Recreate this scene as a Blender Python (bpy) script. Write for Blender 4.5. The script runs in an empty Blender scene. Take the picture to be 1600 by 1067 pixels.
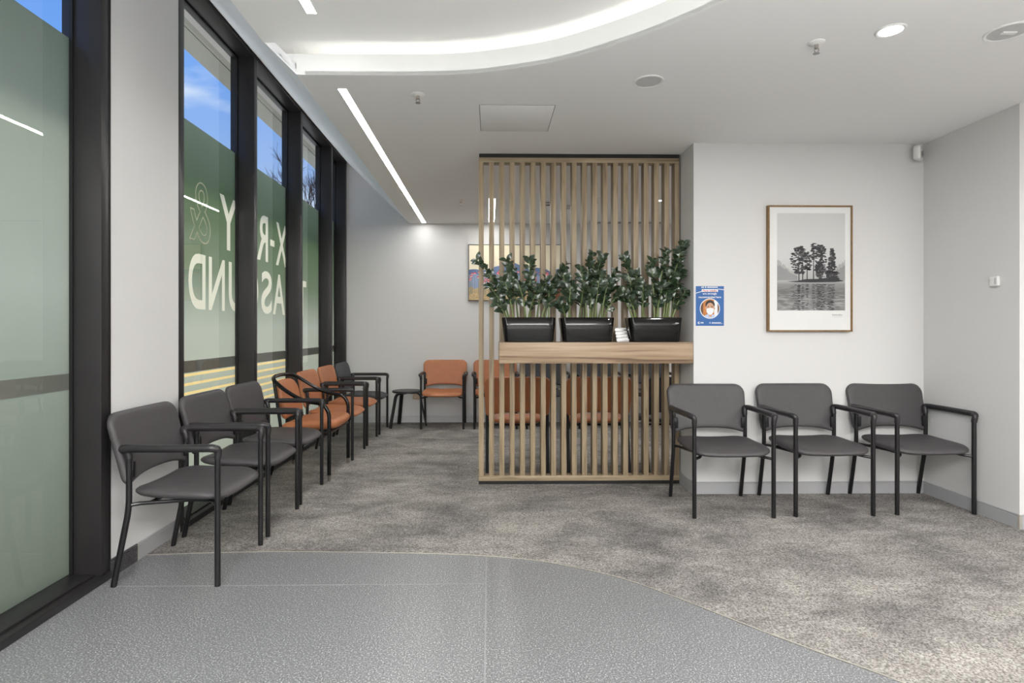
import bpy, bmesh, math, random
from mathutils import Vector, Matrix, noise
PI = math.pi
S = bpy.context.scene
COL = S.collection
random.seed(7)

# ------------------------------------------------------------------ camera, world, sun, exposure
CAM_H = 1.29
cd = bpy.data.cameras.new('camera'); cam = bpy.data.objects.new('camera', cd); COL.objects.link(cam)
cd.sensor_width = 36; cd.lens = 36 * 900 / 1600
cd.shift_x = (800 - 778.14) / 1600; cd.shift_y = -19.5 / 1600
cam.location = (0, 0, CAM_H); cam.rotation_euler = (PI / 2, 0, -math.radians(0.9))
cd.clip_start = 0.05
S.camera = cam
S.view_settings.view_transform = 'Standard'; S.view_settings.look = 'None'
S.view_settings.gamma = 1; S.view_settings.exposure = 0.43
S.view_settings.use_curve_mapping = False

W = bpy.data.worlds.new('sky'); S.world = W; W.use_nodes = True
nt = W.node_tree; nt.nodes.clear()
def wn(t): return nt.nodes.new(t)
out = wn('ShaderNodeOutputWorld'); bg = wn('ShaderNodeBackground'); tc = wn('ShaderNodeTexCoord')
sep = wn('ShaderNodeSeparateXYZ'); ramp = wn('ShaderNodeValToRGB')
nt.links.new(tc.outputs['Generated'], sep.inputs[0]); nt.links.new(sep.outputs['Z'], ramp.inputs[0])
e = ramp.color_ramp.elements
e[0].position = 0.0; e[0].color = (0.60, 0.68, 0.80, 1)
e[1].position = 0.80; e[1].color = (0.045, 0.14, 0.55, 1)
k = ramp.color_ramp.elements.new(0.38); k.color = (0.16, 0.36, 0.86, 1)
mp = wn('ShaderNodeMapping'); mp.inputs['Scale'].default_value = (3.0, 3.0, 9.0)
nz = wn('ShaderNodeTexNoise'); nz.inputs['Scale'].default_value = 1.3; nz.inputs['Detail'].default_value = 7
nz.inputs['Distortion'].default_value = 0.6
nt.links.new(tc.outputs['Generated'], mp.inputs[0]); nt.links.new(mp.outputs[0], nz.inputs['Vector'])
cr = wn('ShaderNodeValToRGB'); cr.color_ramp.elements[0].position = 0.50; cr.color_ramp.elements[1].position = 0.78
nt.links.new(nz.outputs['Fac'], cr.inputs[0])
mx = wn('ShaderNodeMixRGB'); mx.inputs[2].default_value = (0.82, 0.88, 0.97, 1)
nt.links.new(cr.outputs[0], mx.inputs[0]); nt.links.new(ramp.outputs[0], mx.inputs[1])
nt.links.new(mx.outputs[0], bg.inputs[0]); bg.inputs[1].default_value = 0.9
nt.links.new(bg.outputs[0], out.inputs[0])

sd = bpy.data.lights.new('sun', 'SUN'); sd.energy = 5; sd.angle = math.radians(2); sd.color = (1, .95, .86)
sun = bpy.data.objects.new('sun', sd); COL.objects.link(sun)
sun.rotation_euler = Vector((0.33, 0.10, -0.92)).to_track_quat('-Z', 'Y').to_euler()

def area(name, loc, sx, sy, energy, color=(1, .985, .965), rot=(0, 0, 0), disk=False):
    l = bpy.data.lights.new(name, 'AREA'); l.shape = 'DISK' if disk else 'RECTANGLE'
    l.size = sx; l.size_y = sy; l.energy = energy; l.color = color
    o = bpy.data.objects.new(name, l); COL.objects.link(o); o.location = loc; o.rotation_euler = rot
    return o
K = 1.9
# added fill: two unseen soft uplights behind the camera brighten the ceiling
area('added_uplight', (1.4, -1.0, .9), 1.2, 1.2, 200, (1, .99, .98), (PI - math.radians(-18), 0, 0))
area('added_uplight', (-.2, -1.6, .9), 1.0, 1.0, 130, (1, .99, .98), (PI - math.radians(-18), 0, 0))
# area fills added below the ceiling, out of view, to brighten the room
area('added_fill', (1.2, -1.2, 2.90), 2.2, 1.6, 58 * K)
area('added_fill', (4.2, 0.6, 2.70), 1.6, 1.6, 42 * K)
area('added_fill', (-0.75, -1.4, 2.90), .9, 2.4, 62 * K)
STRIP, COVE = 25.0, 3.0

# ------------------------------------------------------------------ helpers
def sr(r, g, b):
    f = lambda c: (c / 255 / 12.92) if c / 255 <= 0.04045 else ((c / 255 + 0.055) / 1.055) ** 2.4
    return (f(r), f(g), f(b), 1)
def mat(name, col, rough=0.6, metal=0, spec=None, bump=None, var=None, emit=None, coat=0):
    """procedural material: colour with optional noise variation and fine bump"""
    m = bpy.data.materials.new(name); m.use_nodes = True
    n = m.node_tree; p = n.nodes['Principled BSDF']
    p.inputs['Base Color'].default_value = col; p.inputs['Roughness'].default_value = rough
    p.inputs['Metallic'].default_value = metal
    if spec is not None: p.inputs['Specular IOR Level'].default_value = spec
    if coat: p.inputs['Coat Weight'].default_value = coat; p.inputs['Coat Roughness'].default_value = 0.05
    t = n.nodes.new('ShaderNodeTexCoord')
    if var:
        sc, amt = var
        z = n.nodes.new('ShaderNodeTexNoise'); z.inputs['Scale'].default_value = sc; z.inputs['Detail'].default_value = 4
        n.links.new(t.outputs['Object'], z.inputs['Vector'])
        r = n.nodes.new('ShaderNodeValToRGB')
        r.color_ramp.elements[0].position = .3; r.color_ramp.elements[1].position = .7
        r.color_ramp.elements[0].color = [c * (1 - amt) for c in col[:3]] + [1]
        r.color_ramp.elements[1].color = [min(1, c * (1 + amt)) for c in col[:3]] + [1]
        n.links.new(z.outputs['Fac'], r.inputs[0]); n.links.new(r.outputs[0], p.inputs['Base Color'])
    if bump:
        sc, st = bump
        z = n.nodes.new('ShaderNodeTexNoise'); z.inputs['Scale'].default_value = sc; z.inputs['Detail'].default_value = 3
        n.links.new(t.outputs['Object'], z.inputs['Vector'])
        b = n.nodes.new('ShaderNodeBump'); b.inputs['Strength'].default_value = st; b.inputs['Distance'].default_value = 0.002
        n.links.new(z.outputs['Fac'], b.inputs['Height']); n.links.new(b.outputs[0], p.inputs['Normal'])
    if emit:
        p.inputs['Emission Color'].default_value = (emit[0], emit[1], emit[2], 1); p.inputs['Emission Strength'].default_value = emit[3]
    return m

M = {}
M['wall'] = mat('wall_paint', sr(213, 212, 211), .75, bump=(60, .05), var=(1.2, .01))
M['ceil'] = mat('ceiling_paint', sr(236, 236, 235), .8, var=(1, .01))
M['ceil_up'] = mat('raised_ceiling_paint', sr(240, 240, 238), .8, var=(1, .01))
M['soffit'] = mat('sloped_soffit_paint', sr(250, 250, 250), .6, bump=(14, .15))
M['base'] = mat('grey_skirting', sr(168, 168, 170), .45, var=(3, .03))
M['base_lt'] = mat('pale_skirting', sr(200, 200, 203), .45, var=(3, .03))
M['frame'] = mat('black_aluminium', sr(46, 44, 45), .38, .2, var=(6, .08))
M['framedk'] = mat('black_seal', sr(18, 18, 19), .5, var=(8, .1))
M['rail'] = mat('grey_transom', sr(120, 118, 112), .5, var=(4, .05))
M['tube'] = mat('black_powder_coat', sr(26, 25, 27), .33, .1, var=(10, .1), bump=(300, .1))
M['arm'] = mat('black_arm_plastic', sr(38, 36, 38), .38, bump=(400, .15), var=(10, .1))
M['loop'] = mat('glossy_black_tube', sr(15, 15, 17), .16, .2, var=(10, .1))
M['chrome'] = mat('chrome', sr(190, 185, 178), .2, 1, var=(10, .05))
M['grey_fab'] = mat('charcoal_vinyl', sr(70, 67, 69), .5, bump=(420, .35), var=(25, .07))
M['blk_fab'] = mat('black_vinyl', sr(54, 55, 60), .5, bump=(420, .3), var=(25, .07))
M['org_fab'] = mat('tan_orange_vinyl', sr(174, 110, 72), .45, bump=(160, .25), var=(14, .06))
M['steel'] = mat('brushed_steel', sr(170, 168, 168), .28, .9, var=(30, .05))
M['pot'] = mat('gloss_black_pot', sr(10, 9, 9), .06, 0, spec=.30, coat=.15, var=(5, .1))
M['soil'] = mat('bark_mulch', sr(120, 78, 48), .9, bump=(50, 1.0), var=(60, .45))
M['leaf'] = mat('glossy_leaf', sr(50, 66, 46), .20, spec=.9, var=(9, .35))
M['stem'] = mat('stem_green', sr(112, 126, 78), .45, var=(12, .15))
M['white'] = mat('white_plastic', sr(228, 228, 226), .4, var=(5, .02))
M['offwhite'] = mat('grille_white', sr(196, 196, 195), .6, bump=(500, .4), var=(40, .04))
M['outlet'] = mat('beige_outlet', sr(205, 180, 155), .45, var=(8, .03))
M['dark'] = mat('dark_slot', sr(30, 30, 30), .6, var=(8, .1))
M['tabletop'] = mat('black_laminate', sr(46, 47, 50), .4, var=(10, .08))
M['paper'] = mat('mat_board', sr(222, 222, 220), .6, var=(5, .01))
M['oak'] = mat('oak_frame', sr(128, 98, 62), .5, var=(30, .2))
M['strip'] = mat('led_diffuser', (1, 1, 1, 1), .5, emit=(1, .98, .94, STRIP))
M['cove'] = mat('cove_led', (1, 1, 1, 1), .5, emit=(1, .98, .93, COVE))
M['lamp'] = mat('downlight_glow', (1, 1, 1, 1), .5, emit=(1, .97, .9, 14))
M['trimmetal'] = mat('satin_aluminium_trim', sr(200, 196, 186), .35, .6, var=(8, .04))
M['weld'] = mat('weld_seam', sr(150, 151, 152), .6, var=(8, .03))
M['eave'] = mat('fibre_cement_soffit', sr(176, 176, 168), .8, var=(3, .03))
M['eavedk'] = mat('soffit_joint', sr(120, 118, 112), .8, var=(3, .03))
M['ground'] = mat('outdoor_paving', sr(175, 172, 165), .9, var=(2, .1))
M['bark'] = mat('bare_bark', sr(70, 60, 58), .9, var=(20, .2))
M['fab_back'] = M['org_fab']

# timber laminate with vertical or horizontal grain
def timber(name, axis, base, dark, light, sc=1.0):
    m = bpy.data.materials.new(name); m.use_nodes = True; n = m.node_tree; p = n.nodes['Principled BSDF']
    p.inputs['Roughness'].default_value = .5
    t = n.nodes.new('ShaderNodeTexCoord'); mp = n.nodes.new('ShaderNodeMapping')
    s_ = [26 * sc, 26 * sc, 26 * sc]; s_[axis] = 1.1 * sc
    mp.inputs['Scale'].default_value = s_
    z = n.nodes.new('ShaderNodeTexNoise'); z.inputs['Scale'].default_value = 1.6; z.inputs['Detail'].default_value = 6
    z.inputs['Distortion'].default_value = .9
    info = n.nodes.new('ShaderNodeObjectInfo')
    add = n.nodes.new('ShaderNodeVectorMath'); add.operation = 'ADD'
    n.links.new(t.outputs['Object'], add.inputs[0]); n.links.new(info.outputs['Random'], add.inputs[1])
    n.links.new(add.outputs[0], mp.inputs[0]); n.links.new(mp.outputs[0], z.inputs['Vector'])
    r = n.nodes.new('ShaderNodeValToRGB'); e = r.color_ramp.elements
    e[0].position = .30; e[0].color = dark; e[1].position = .72; e[1].color = light
    k = e.new(.48); k.color = base
    n.links.new(z.outputs['Fac'], r.inputs[0]); n.links.new(r.outputs[0], p.inputs['Base Color'])
    b = n.nodes.new('ShaderNodeBump'); b.inputs['Strength'].default_value = .12; b.inputs['Distance'].default_value = .001
    n.links.new(z.outputs['Fac'], b.inputs['Height']); n.links.new(b.outputs[0], p.inputs['Normal'])
    return m
M['slat'] = timber('timber_slat_laminate', 2, sr(154, 136, 110), sr(122, 104, 82), sr(172, 154, 128))
M['railw'] = timber('timber_rail_laminate', 0, sr(154, 136, 110), sr(122, 104, 82), sr(172, 154, 128))
M['shelfw'] = timber('walnut_laminate', 0, sr(158, 134, 108), sr(104, 82, 64), sr(182, 160, 134), .75)

# carpet: broad mottling + streaks + speckle
def carpet():
    m = bpy.data.materials.new('mottled_grey_carpet'); m.use_nodes = True; n = m.node_tree; p = n.nodes['Principled BSDF']
    p.inputs['Roughness'].default_value = .95; p.inputs['Specular IOR Level'].default_value = .1
    t = n.nodes.new('ShaderNodeTexCoord')
    def nz(scale, det, sx=1, sy=1, dist=0):
        mp = n.nodes.new('ShaderNodeMapping'); mp.inputs['Scale'].default_value = (sx, sy, 1)
        z = n.nodes.new('ShaderNodeTexNoise'); z.inputs['Scale'].default_value = scale; z.inputs['Detail'].default_value = det
        z.inputs['Distortion'].default_value = dist; z.inputs['Roughness'].default_value = .65
        n.links.new(t.outputs['Object'], mp.inputs[0]); n.links.new(mp.outputs[0], z.inputs['Vector']); return z
    def rp(src, p0, c0, p1, c1):
        r = n.nodes.new('ShaderNodeValToRGB'); r.color_ramp.elements[0].position = p0; r.color_ramp.elements[1].position = p1
        r.color_ramp.elements[0].color = c0; r.color_ramp.elements[1].color = c1
        n.links.new(src, r.inputs[0]); return r
    def mul(a, b, f=1.0, mode='MULTIPLY'):
        x = n.nodes.new('ShaderNodeMixRGB'); x.blend_type = mode; x.inputs[0].default_value = f
        n.links.new(a, x.inputs[1]); n.links.new(b, x.inputs[2]); return x.outputs[0]
    a = rp(nz(1.7, 8, 1, 1.25, .5).outputs['Fac'], .36, sr(134, 131, 129), .64, sr(180, 176, 170))
    s2 = rp(nz(5, 7, .8, 1.5, .8).outputs['Fac'], .36, (.74, .73, .73, 1), .60, (1.0, 1, 1, 1))
    sp = rp(nz(110, 2).outputs['Fac'], .40, (.42, .41, .41, 1), .56, (1.12, 1.12, 1.12, 1))
    sp2 = rp(nz(48, 3).outputs['Fac'], .38, (.70, .69, .69, 1), .60, (1.08, 1.08, 1.08, 1))
    c = mul(mul(mul(a.outputs[0], s2.outputs[0]), sp.outputs[0], .85), sp2.outputs[0], .75)
    n.links.new(c, p.inputs['Base Color'])
    b = n.nodes.new('ShaderNodeBump'); b.inputs['Strength'].default_value = .5; b.inputs['Distance'].default_value = .004
    n.links.new(nz(160, 2).outputs['Fac'], b.inputs['Height']); n.links.new(b.outputs[0], p.inputs['Normal'])
    return m
M['carpet'] = carpet()

def speckle(name, base, lightc, darkc, rough, scale=150):
    m = bpy.data.materials.new(name); m.use_nodes = True; n = m.node_tree; p = n.nodes['Principled BSDF']
    p.inputs['Roughness'].default_value = rough
    t = n.nodes.new('ShaderNodeTexCoord')
    z = n.nodes.new('ShaderNodeTexNoise'); z.inputs['Scale'].default_value = scale; z.inputs['Detail'].default_value = 3; z.inputs['Roughness'].default_value = .7
    n.links.new(t.outputs['Object'], z.inputs['Vector'])
    r = n.nodes.new('ShaderNodeValToRGB'); e = r.color_ramp.elements
    e[0].position = .36; e[0].color = darkc; e[1].position = .66; e[1].color = lightc
    k = e.new(.45); k.color = base; k = e.new(.55); k.color = base
    n.links.new(z.outputs['Fac'], r.inputs[0]); n.links.new(r.outputs[0], p.inputs['Base Color'])
    return m
M['vinyl'] = speckle('speckled_grey_vinyl', sr(114, 115, 117), sr(215, 216, 218), sr(76, 77, 80), .34, 150)
M['granite'] = speckle('dark_speckled_coving', sr(66, 64, 66), sr(120, 118, 120), sr(45, 44, 46), .5)

# glazing: clear glass = fresnel mix of transparent and mirror; film = translucent
def glass():
    m = bpy.data.materials.new('clear_glass'); m.use_nodes = True; n = m.node_tree; n.nodes.clear()
    o = n.nodes.new('ShaderNodeOutputMaterial'); mix = n.nodes.new('ShaderNodeMixShader')
    tr = n.nodes.new('ShaderNodeBsdfTransparent'); gl = n.nodes.new('ShaderNodeBsdfGlossy'); gl.inputs['Roughness'].default_value = .0
    tr.inputs[0].default_value = (.95, .97, .96, 1)
    fr = n.nodes.new('ShaderNodeFresnel'); fr.inputs[0].default_value = 1.5
    ge = n.nodes.new('ShaderNodeNewGeometry'); iv = n.nodes.new('ShaderNodeMath'); iv.operation = 'SUBTRACT'; iv.inputs[0].default_value = 1
    ml = n.nodes.new('ShaderNodeMath'); ml.operation = 'MULTIPLY'      # only the entry face of the pane reflects
    n.links.new(ge.outputs['Backfacing'], iv.inputs[1]); n.links.new(iv.outputs[0], ml.inputs[0]); n.links.new(fr.outputs[0], ml.inputs[1])
    n.links.new(ml.outputs[0], mix.inputs[0]); n.links.new(tr.outputs[0], mix.inputs[1]); n.links.new(gl.outputs[0], mix.inputs[2])
    n.links.new(mix.outputs[0], o.inputs[0]); return m
M['glass'] = glass()
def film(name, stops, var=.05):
    """printed translucent window film; height stops hold print colour, some with reflections painted in"""
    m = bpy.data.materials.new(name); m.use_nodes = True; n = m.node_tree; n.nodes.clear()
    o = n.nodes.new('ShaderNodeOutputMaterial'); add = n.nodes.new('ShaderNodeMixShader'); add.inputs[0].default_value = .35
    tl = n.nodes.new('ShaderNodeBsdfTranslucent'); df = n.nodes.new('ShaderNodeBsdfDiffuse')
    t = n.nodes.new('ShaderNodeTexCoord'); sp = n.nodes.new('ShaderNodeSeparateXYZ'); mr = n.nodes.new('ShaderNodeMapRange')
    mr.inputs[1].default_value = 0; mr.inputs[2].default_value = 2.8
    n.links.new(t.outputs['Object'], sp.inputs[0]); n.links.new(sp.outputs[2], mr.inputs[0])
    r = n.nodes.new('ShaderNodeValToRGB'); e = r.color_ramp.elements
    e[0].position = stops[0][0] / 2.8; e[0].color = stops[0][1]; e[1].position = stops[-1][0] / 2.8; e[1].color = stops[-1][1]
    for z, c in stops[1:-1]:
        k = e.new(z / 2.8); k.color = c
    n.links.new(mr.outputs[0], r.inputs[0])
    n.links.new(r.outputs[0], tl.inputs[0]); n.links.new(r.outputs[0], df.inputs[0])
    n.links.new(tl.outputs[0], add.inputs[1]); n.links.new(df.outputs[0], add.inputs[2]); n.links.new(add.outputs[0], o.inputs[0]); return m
M['film'] = film('green_print_reflection_film', [(0, sr(176, 180, 160)), (1.0, sr(186, 188, 168)), (1.3, sr(184, 187, 170)), (1.75, sr(118, 132, 104)), (2.3, sr(96, 115, 84)), (2.76, sr(134, 147, 120))])  # green print; blurred outdoor light and a reflected paler top painted in
M['film_near'] = film('painted_reflection_film', [(0, sr(104, 110, 96)), (.9, sr(136, 142, 128)), (1.5, sr(164, 169, 156)), (2.0, sr(158, 163, 149)), (2.76, sr(130, 138, 120))])  # darker foot and top, paler middle: reflections painted into the colour
M['amp'] = mat('cream_outline', sr(236, 230, 200), .6, var=(5, .02))
M['letter'] = film('cream_lettering_film', [(0, sr(228, 222, 198)), (2.8, sr(228, 222, 198))])
M['yellow'] = film('yellow_stripe_film', [(0, sr(255, 222, 150)), (2.8, sr(255, 222, 150))])

def link(name, me, m=None, parent=None):
    o = bpy.data.objects.new(name, me); COL.objects.link(o)
    if m is not None:
        for q in (m if isinstance(m, (list, tuple)) else [m]): me.materials.append(q)
    if parent is not None: o.parent = parent
    return o
def smooth(me, ang=40):
    me.polygons.foreach_set('use_smooth', [True] * len(me.polygons))
    try: me.set_sharp_from_angle(angle=math.radians(ang))
    except Exception: pass
def obj(name, bm, m, parent=None, sm=True, ang=40):
    me = bpy.data.meshes.new(name); bmesh.ops.recalc_face_normals(bm, faces=bm.faces[:]); bm.to_mesh(me); bm.free()
    if sm: smooth(me, ang)
    return link(name, me, m, parent)
def tag(o, label=None, cat=None, group=None, kind=None):
    if label: o['label'] = label
    if cat: o['category'] = cat
    if group: o['group'] = group
    if kind: o['kind'] = kind
    return o
def empty(name, loc, rz, label, cat, group=None):
    o = bpy.data.objects.new(name, None); COL.objects.link(o); o.location = loc; o.rotation_euler = (0, 0, rz)
    o.empty_display_size = .1
    return tag(o, label, cat, group)
def box(bm, x0, x1, y0, y1, z0, z1, bev=0, seg=2):
    r = bmesh.ops.create_cube(bm, size=1); vs = r['verts']
    for v in vs:
        v.co = Vector(((x0 + x1) / 2 + v.co.x * (x1 - x0), (y0 + y1) / 2 + v.co.y * (y1 - y0), (z0 + z1) / 2 + v.co.z * (z1 - z0)))
    if bev:
        es = list({e for v in vs for e in v.link_edges})
        bmesh.ops.bevel(bm, geom=es, offset=bev, segments=seg, affect='EDGES', profile=.5)
    return bm
def bx(name, x0, x1, y0, y1, z0, z1, m, parent=None, bev=0, kind=None):
    o = obj(name, box(bmesh.new(), x0, x1, y0, y1, z0, z1, bev), m, parent)
    if kind: o['kind'] = kind
    return o
def bend(pts, rad=.03, n=5):
    """round the corners of a polyline"""
    P = [Vector(p) for p in pts]; out = [P[0]]
    for i in range(1, len(P) - 1):
        a = (P[i - 1] - P[i]); b = (P[i + 1] - P[i]); r = min(rad, a.length * .48, b.length * .48)
        A = P[i] + a.normalized() * r; B = P[i] + b.normalized() * r
        for k in range(n + 1):
            t = k / n; out.append(A * (1 - t) ** 2 + P[i] * 2 * t * (1 - t) + B * t * t)
    out.append(P[-1]); return out
def tube(bm, pts, r, seg=10, cap=True, radii=None, closed=False):
    P = [Vector(p) for p in pts]; rings = []; up = None
    for i, p in enumerate(P):
        if closed: d = (P[(i + 1) % len(P)] - P[i - 1]).normalized()
        else: d = (P[min(i + 1, len(P) - 1)] - P[max(i - 1, 0)]).normalized()
        if up is None:
            up = Vector((0, 0, 1)) if abs(d.z) < .9 else Vector((0, 1, 0))
        side = d.cross(up).normalized(); up = side.cross(d).normalized()
        rr = radii[i] if radii else r
        rings.append([bm.verts.new(p + (side * math.cos(a) + up * math.sin(a)) * rr) for a in [2 * PI * k / seg for k in range(seg)]])
    N = len(rings)
    for i in range(N if closed else N - 1):
        A, B = rings[i], rings[(i + 1) % N]
        for k in range(seg): bm.faces.new((A[k], A[(k + 1) % seg], B[(k + 1) % seg], B[k]))
    if cap and not closed: bm.faces.new(rings[0][::-1]); bm.faces.new(rings[-1])
    return bm
def lathe(bm, prof, loc=(0, 0, 0), seg=24):
    rings = []
    for r, z in prof:
        rings.append([bm.verts.new((loc[0] + r * math.cos(2 * PI * k / seg), loc[1] + r * math.sin(2 * PI * k / seg), loc[2] + z)) for k in range(seg)])
    for A, B in zip(rings, rings[1:]):
        for k in range(seg): bm.faces.new((A[k], A[(k + 1) % seg], B[(k + 1) % seg], B[k]))
    bm.faces.new(rings[0][::-1]); bm.faces.new(rings[-1]); return bm
def rrect(w, d, rc, n=6):
    """outline of a rounded rectangle; rc = (front radius, back radius)"""
    pts = []
    rf, rb = rc if isinstance(rc, tuple) else (rc, rc)
    for (sx, sy, a0, r) in ((1, 1, 0, rb), (-1, 1, 90, rb), (-1, -1, 180, rf), (1, -1, 270, rf)):
        for k in range(n + 1):
            a = math.radians(a0 + 90 * k / n)
            pts.append((sx * (w / 2 - r) + r * math.cos(a), sy * (d / 2 - r) + r * math.sin(a)))
    # densify straight runs
    out = []
    for i, p in enumerate(pts):
        q = pts[(i + 1) % len(pts)]; out.append(p)
        L = math.hypot(q[0] - p[0], q[1] - p[1]); m_ = int(L / .05)
        for k in range(1, m_ + 1): out.append((p[0] + (q[0] - p[0]) * k / (m_ + 1), p[1] + (q[1] - p[1]) * k / (m_ + 1)))
    return out
def cushion(w, d, h, rc, inset, crown, fn):
    """closed padded slab with rounded plan and pillow edge, bent by fn(x,y,z)"""
    bm = bmesh.new(); ol = rrect(w, d, rc); rings = []
    def ring(ins, z):
        fx = (w / 2 - ins) / (w / 2); fy = (d / 2 - ins) / (d / 2)
        return [bm.verts.new(fn(x * fx, y * fy, z)) for x, y in ol]
    T = [-80, -60, -35, -12, 12, 35, 60, 80]
    rings.append(ring(inset + .25 * min(w, d), -h / 2)); rings.append(ring(inset + .08 * min(w, d), -h / 2))
    for t in T:
        a = math.radians(t); rings.append(ring(inset * (1 - math.cos(a)), h / 2 * math.sin(a)))
    for q in (.06, .16, .28, .38): rings.append(ring(inset + q * min(w, d), h / 2 + crown * math.sin(q / .38 * PI / 2)))
    for A, B in zip(rings, rings[1:]):
        for k in range(len(A)): bm.faces.new((A[k], A[(k + 1) % len(A)], B[(k + 1) % len(A)], B[k]))
    bm.faces.new(rings[0][::-1]); bm.faces.new(rings[-1])
    return bm
def text_mesh(s, w, h, offset=.0, extrude=.0, outline=False):
    """text as a mesh in the XY plane, its box scaled to w x h with the lower left corner at 0,0"""
    cu = bpy.data.curves.new('lettering', 'FONT'); cu.body = s; cu.size = 1; cu.offset = offset
    if outline: cu.fill_mode = 'NONE'; cu.bevel_depth = .009; cu.bevel_resolution = 0
    else: cu.extrude = extrude
    o = bpy.data.objects.new('lettering', cu)
    me = bpy.data.meshes.new_from_object(o); bpy.data.objects.remove(o)
    me.materials.clear()
    xs = [v.co.x for v in me.vertices]; ys = [v.co.y for v in me.vertices]
    x0, x1, y0, y1 = min(xs), max(xs), min(ys), max(ys)
    for v in me.vertices:
        v.co.x = (v.co.x - x0) / (x1 - x0) * w; v.co.y = (v.co.y - y0) / (y1 - y0) * h
    return me
def prism(bm, poly, z0, z1):
    a = [bm.verts.new((x, y, z0)) for x, y in poly]; b = [bm.verts.new((x, y, z1)) for x, y in poly]
    bm.faces.new(a[::-1]); bm.faces.new(b)
    for i in range(len(a)): bm.faces.new((a[i], a[(i + 1) % len(a)], b[(i + 1) % len(a)], b[i]))
    return bm

# ------------------------------------------------------------------ dimensions
XL, XR, YB, H, HUP, HW = -1.965, 3.42, 7.97, 2.745, 2.925, 3.60
XG = -2.11                      # glass plane
YF = -4.0; XE = 6.5             # far ends behind and beside the camera
NX, NY = 1.60, 4.48             # corner of the projecting wall

def catmull(P, n=8):
    P = [Vector((x, y, 0)) for x, y in P]; out = []
    Q = [P[0] * 2 - P[1]] + P + [P[-1] * 2 - P[-2]]
    for i in range(1, len(Q) - 2):
        for k in range(n):
            t = k / n; a, b, c, d = Q[i - 1], Q[i], Q[i + 1], Q[i + 2]
            v = .5 * ((2 * b) + (c - a) * t + (2 * a - 5 * b + 4 * c - d) * t * t + (3 * b - a - 3 * c + d) * t ** 3)
            out.append((v.x, v.y))
    out.append((P[-1].x, P[-1].y)); return out
CC = catmull([(-1.29, 3.31), (-1.122, 3.31), (-.748, 3.31), (-.381, 3.304), (-.105, 3.276), (.128, 3.212), (.335, 3.132), (.524, 3.016),
              (.748, 2.842), (.892, 2.70), (1.036, 2.532), (1.25, 2.22), (1.45, 1.85), (1.65, 1.35), (1.8, .7), (1.85, 0), (1.85, -1.2), (1.85, YF)])
FC = catmull([(XL, 3.31), (-1.6, 3.338), (-1.271, 3.347), (-.974, 3.342), (-.604, 3.322), (-.30, 3.302), (-.015, 3.265), (.306, 3.180), (.655, 2.985), (.903, 2.742),
              (1.139, 2.465), (1.328, 2.26), (1.492, 2.088), (1.75, 1.75), (1.95, 1.3), (2.1, .6), (2.1, -1), (2.1, YF)])

# ------------------------------------------------------------------ floor, carpet, trims
poly = FC + [(XL, YF)]
o = obj('floor', prism(bmesh.new(), [(XL, YF)] + FC, -.05, 0), M['vinyl'], sm=False); tag(o, kind='structure')
o = obj('floor', prism(bmesh.new(), [(XL, 3.31)] + [(XL, YB), (XE, YB), (XE, YF)] + FC[::-1][:-1], -.05, .002), M['carpet'], sm=False)
tag(o, kind='structure')
def ribbon(curve, w, z0, z1):
    """a band w wide following a plan curve"""
    bm = bmesh.new(); L = []
    for i, p in enumerate(curve):
        a = Vector(curve[max(i - 1, 0)]); b = Vector(curve[min(i + 1, len(curve) - 1)]); d = (b - a).normalized(); nrm = Vector((-d.y, d.x))
        q0 = Vector(p); q1 = q0 + nrm * w
        L.append([bm.verts.new((q0.x, q0.y, z0)), bm.verts.new((q1.x, q1.y, z0)), bm.verts.new((q1.x, q1.y, z1)), bm.verts.new((q0.x, q0.y, z1))])
    for A, B in zip(L, L[1:]):
        for k in range(4): bm.faces.new((A[k], A[(k + 1) % 4], B[(k + 1) % 4], B[k]))
    bm.faces.new(L[0][::-1]); bm.faces.new(L[-1])
    if z0 > 1:      # ends cut along the slope of the window soffit
        for v in bm.verts: v.co.x = max(v.co.x, -1.10 - (v.co.z - H) * 1.0117 + .015)
    return bm
o = obj('trim_1', ribbon(FC, .006, -.01, .004), M['trimmetal']); tag(o, kind='structure')
bx('trim_2', -.018, -.012, YF, 3.262, -.001, .0006, M['weld'], kind='structure')
bx('trim_3', XL, -.018, 2.915, 2.921, -.001, .0006, M['weld'], kind='structure')

# ------------------------------------------------------------------ ceiling
o = obj('ceiling', prism(bmesh.new(), [(-1.10, 3.31)] + [p for p in CC if p[0] > -1.1] + [(XE, YF), (XE, YB), (-1.10, YB)], H, H + .02), M['ceil'], sm=False)
tag(o, kind='structure')
o = obj('ceiling', prism(bmesh.new(), [(-1.285, YF), (XE, YF), (XE, 4.0), (-1.285, 4.0)], HUP, HUP + .05), M['ceil_up'], sm=False); tag(o, kind='structure')
o = obj('trim_4', ribbon(CC, .018, H - .001, H + .118), M['ceil_up'], ang=60); tag(o, kind='structure')       # curved bulkhead face
def offc(curve, w):
    out = []
    for i, p in enumerate(curve):
        a = Vector(curve[max(i - 1, 0)]); b = Vector(curve[min(i + 1, len(curve) - 1)]); d = (b - a).normalized(); out.append((p[0] - d.y * w, p[1] + d.x * w))
    return out
o = obj('trim_5', ribbon(offc(CC, .16), .02, H + .02, HUP), M['ceil_up'], ang=60); tag(o, kind='structure')    # back of the light cove
o = obj('cove_light', ribbon(offc([p for p in CC if p[0] > -1.07], .07), .03, H + .022, H + .034), M['cove'])
tag(o, 'hidden white strip light glowing along the curved ceiling recess', 'light')
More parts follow.
